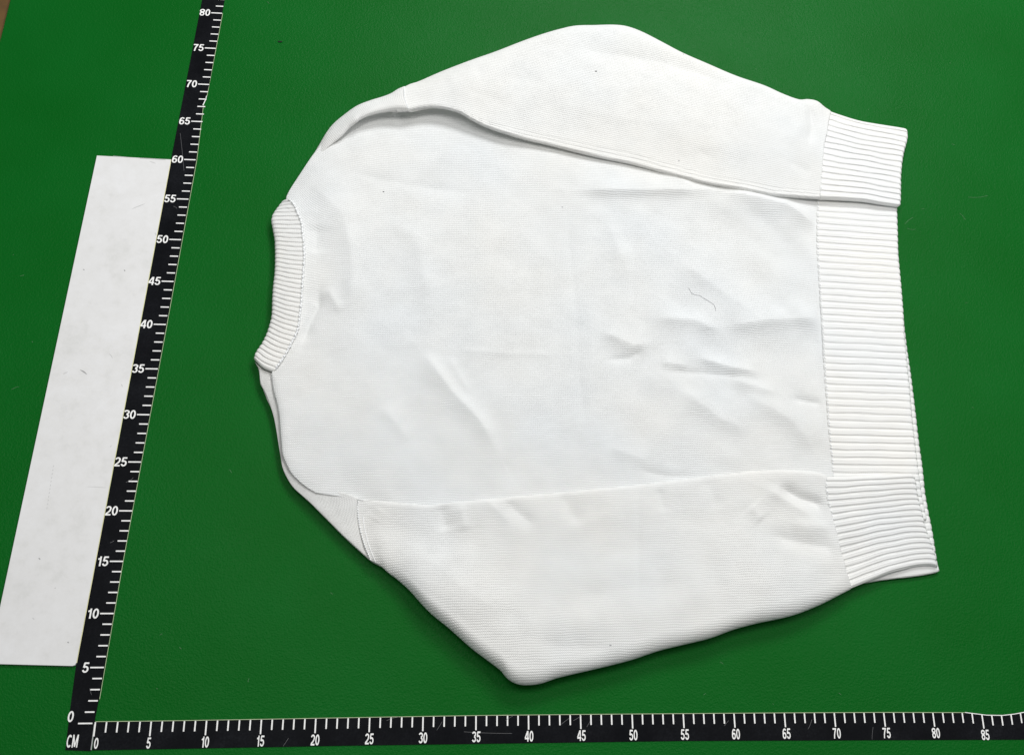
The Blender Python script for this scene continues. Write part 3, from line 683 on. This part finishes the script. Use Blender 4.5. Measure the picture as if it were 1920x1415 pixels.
# ---- seams
def surf_row(Gd, which, shift=0):
    X, Y, Z = Gd
    if which == 'L': i = shift; return np.stack([X[:, i], Y[:, i], Z[:, i]], -1)
    if which == 'R': i = -1 - shift; return np.stack([X[:, i], Y[:, i], Z[:, i]], -1)
    if which == 'T': return np.stack([X[shift], Y[shift], Z[shift]], -1)
    return np.stack([X[-1 - shift], Y[-1 - shift], Z[-1 - shift]], -1)
beads('seam_stitching', 0, surf_row(HG, 'L', 1)[16:-60], .31, .085, lift=.0)
beads('seam_stitching', 0, surf_row(CG, 'L', 1)[8:-6], .31, .085, lift=.0)
beads('seam_stitching', 0, surf_row(UCG, 'L', 1)[8:-8], .31, .08, lift=.0)
beads('seam_stitching', 0, surf_row(NG, 'R', 1)[6:-4], .28, .12, lift=.01)
beads('seam_stitching', 0, surf_row(LG, 'L', 1)[8:], .26, .08, lift=.0)
beads('seam_stitching', 0, surf_row(UG, 'L', 1)[6:-2], .26, .11, lift=.02)
def ridge(name, row, rad, lift):
    P = np.array(row); P = P[::3]; Tt = np.gradient(P, axis=0); Tt /= np.linalg.norm(Tt, axis=1)[:, None] + 1e-9
    N = np.stack([-Tt[:, 1], Tt[:, 0], 0 * Tt[:, 0]], 1); VV = []; FF = []
    for p, n in zip(P, N):
        for j in range(6):
            a = math.pi * 2 * j / 6; VV.append(p + n * rad * math.cos(a) + np.array([0, 0, rad * math.sin(a) + lift]))
    for i in range(len(P) - 1):
        for j in range(6): FF.append([i * 6 + j, i * 6 + (j + 1) % 6, i * 6 + 6 + (j + 1) % 6, i * 6 + 6 + j])
    return pydata(name, VV, FF, STITCH, sw, True)
ridge('seam_ridge', surf_row(LG, 'L', 6)[50:], .045, -.005)

# ------------------------------------------------------------------ lint, thread, specks
def ground_height(x, y):
    best = 0.0
    for X, Y, Z in (BG, HG, LG, UG, CG, UCG):
        d = (X - x) ** 2 + (Y - y) ** 2; k = np.argmin(d)
        if d.flat[k] < 0.05: best = max(best, float(Z.flat[k]))
    return best
def fibre(V, F, P3, rad):
    P = np.array(P3); Tt = np.gradient(P, axis=0); Tt /= np.linalg.norm(Tt, axis=1)[:, None] + 1e-9
    N = np.stack([-Tt[:, 1], Tt[:, 0], 0 * Tt[:, 0]], 1); b0 = len(V); m = len(P)
    for p, n in zip(P, N):
        for j in range(4):
            a = math.pi / 2 * j; V.append(tuple(p + n * rad * math.cos(a) + np.array([0, 0, rad * math.sin(a) + rad])))
    for i in range(m - 1):
        for j in range(4): F.append([b0 + i * 4 + j, b0 + i * 4 + (j + 1) % 4, b0 + i * 4 + 4 + (j + 1) % 4, b0 + i * 4 + 4 + j])
V, F = [], []
for x0, y0, x1, y1 in [(22, 730, 35, 725), (38, 518, 45, 516), (500, 3, 505, 8), (465, 1278, 467, 1271), (293, 1290, 296, 1291), (1319, 1302, 1323, 1299), (1572, 1298, 1577, 1302), (1449, 1318, 1450, 1320),
                       (1815, 370, 1852, 367), (1697, 420, 1712, 408), (1700, 428, 1716, 430), (1728, 392, 1733, 391), (1799, 400, 1810, 412), (1370, 83, 1371, 85), (1417, 129, 1418, 131), (1627, 205, 1628, 207), (1780, 118, 1783, 119), (1784, 271, 1790, 272),
                       (1823, 763, 1825, 765), (1810, 567, 1813, 568), (24, 478, 26, 478), (60, 640, 62, 642), (300, 1190, 304, 1187), (336, 1213, 340, 1216), (430, 880, 434, 886), (620, 1110, 624, 1113), (1350, 1240, 1356, 1244)]:
    a, b = at(x0, y0), at(x1, y1); m = (a + b) / 2 + np.array([b[1] - a[1], a[0] - b[0]]) * random.uniform(-.3, .3)
    fibre(V, F, [(*((1 - t) ** 2 * a + 2 * t * (1 - t) * m + t * t * b), 0.005) for t in np.linspace(0, 1, 6)], 0.014)
tag(pydata('lint', V, F, WHITEL), 'tiny pale fibres scattered on the green table', 'lint', kind='stuff')
V, F = [], []
th = [(1291, 540), (1297, 550), (1304, 553), (1312, 554), (1320, 560), (1330, 566), (1338, 572), (1341, 579), (1341, 584)]
W = []
for p in th:
    xy = at(*p, 1.55); W.append((xy[0], xy[1], ground_height(*xy) + .03))
fibre(V, F, W, .020)
tag(pydata('loose_thread', V, F, flat('pale_grey_hair', (0.52, 0.52, 0.53), 0.8), shade=True), 'thin grey crooked hair lying on the sweater front near the hem', 'thread')
def speck(px, py, r_, mat, name, z=None):
    xy = at(px, py, 1.6 if z is None else z); zz = ground_height(*xy) if z is None else 0.0
    V, F = [], []
    for a in range(8):
        an = 2 * math.pi * a / 8; k = random.uniform(.7, 1.2)
        V.append((xy[0] + 1.4 * r_ * k * math.cos(an), xy[1] + .8 * r_ * k * math.sin(an), zz + .005)); 
    for a in range(8):
        an = 2 * math.pi * a / 8
        V.append((xy[0] + .7 * r_ * math.cos(an), xy[1] + .4 * r_ * math.sin(an), zz + r_ * .7))
    F = [[a, (a + 1) % 8, 8 + (a + 1) % 8, 8 + a] for a in range(8)] + [list(range(8, 16))]
    return pydata(name, V, F, mat)
for px, py, r_, lab in [(719, 357, .09, 'dark speck on the sweater front below the rolled shoulder'), (1055, 387, .08, 'dark speck in the middle of the sweater front under the far sleeve'),
                    (1115, 143, .09, 'dark speck on the upper part of the far sleeve'), (1271, 306, .08, 'dark speck on the far sleeve near its lower edge'),
                    (1280, 105, .07, 'dark speck at the outer edge of the far sleeve'), (1142, 1211, .08, 'dark speck on the near sleeve above its bottom edge')]:
    tag(speck(px, py, r_, GREYL if r_ < .09 else SCRATCH, 'lint_speck'), lab, 'speck', 'dark specks on the sweater')
V, F = [], []
a, b = at(521.5, 78.5), at(529, 79); m = (a + b) / 2 + np.array([0, -.05])
fibre(V, F, [(*((1 - t) ** 2 * a + 2 * t * (1 - t) * m + t * t * b), 0.01) for t in np.linspace(0, 1, 6)], .075)
tag(pydata('dark_crumb', V, F, DARK), 'small black crumb on the green table by the top of the tape', 'crumb')
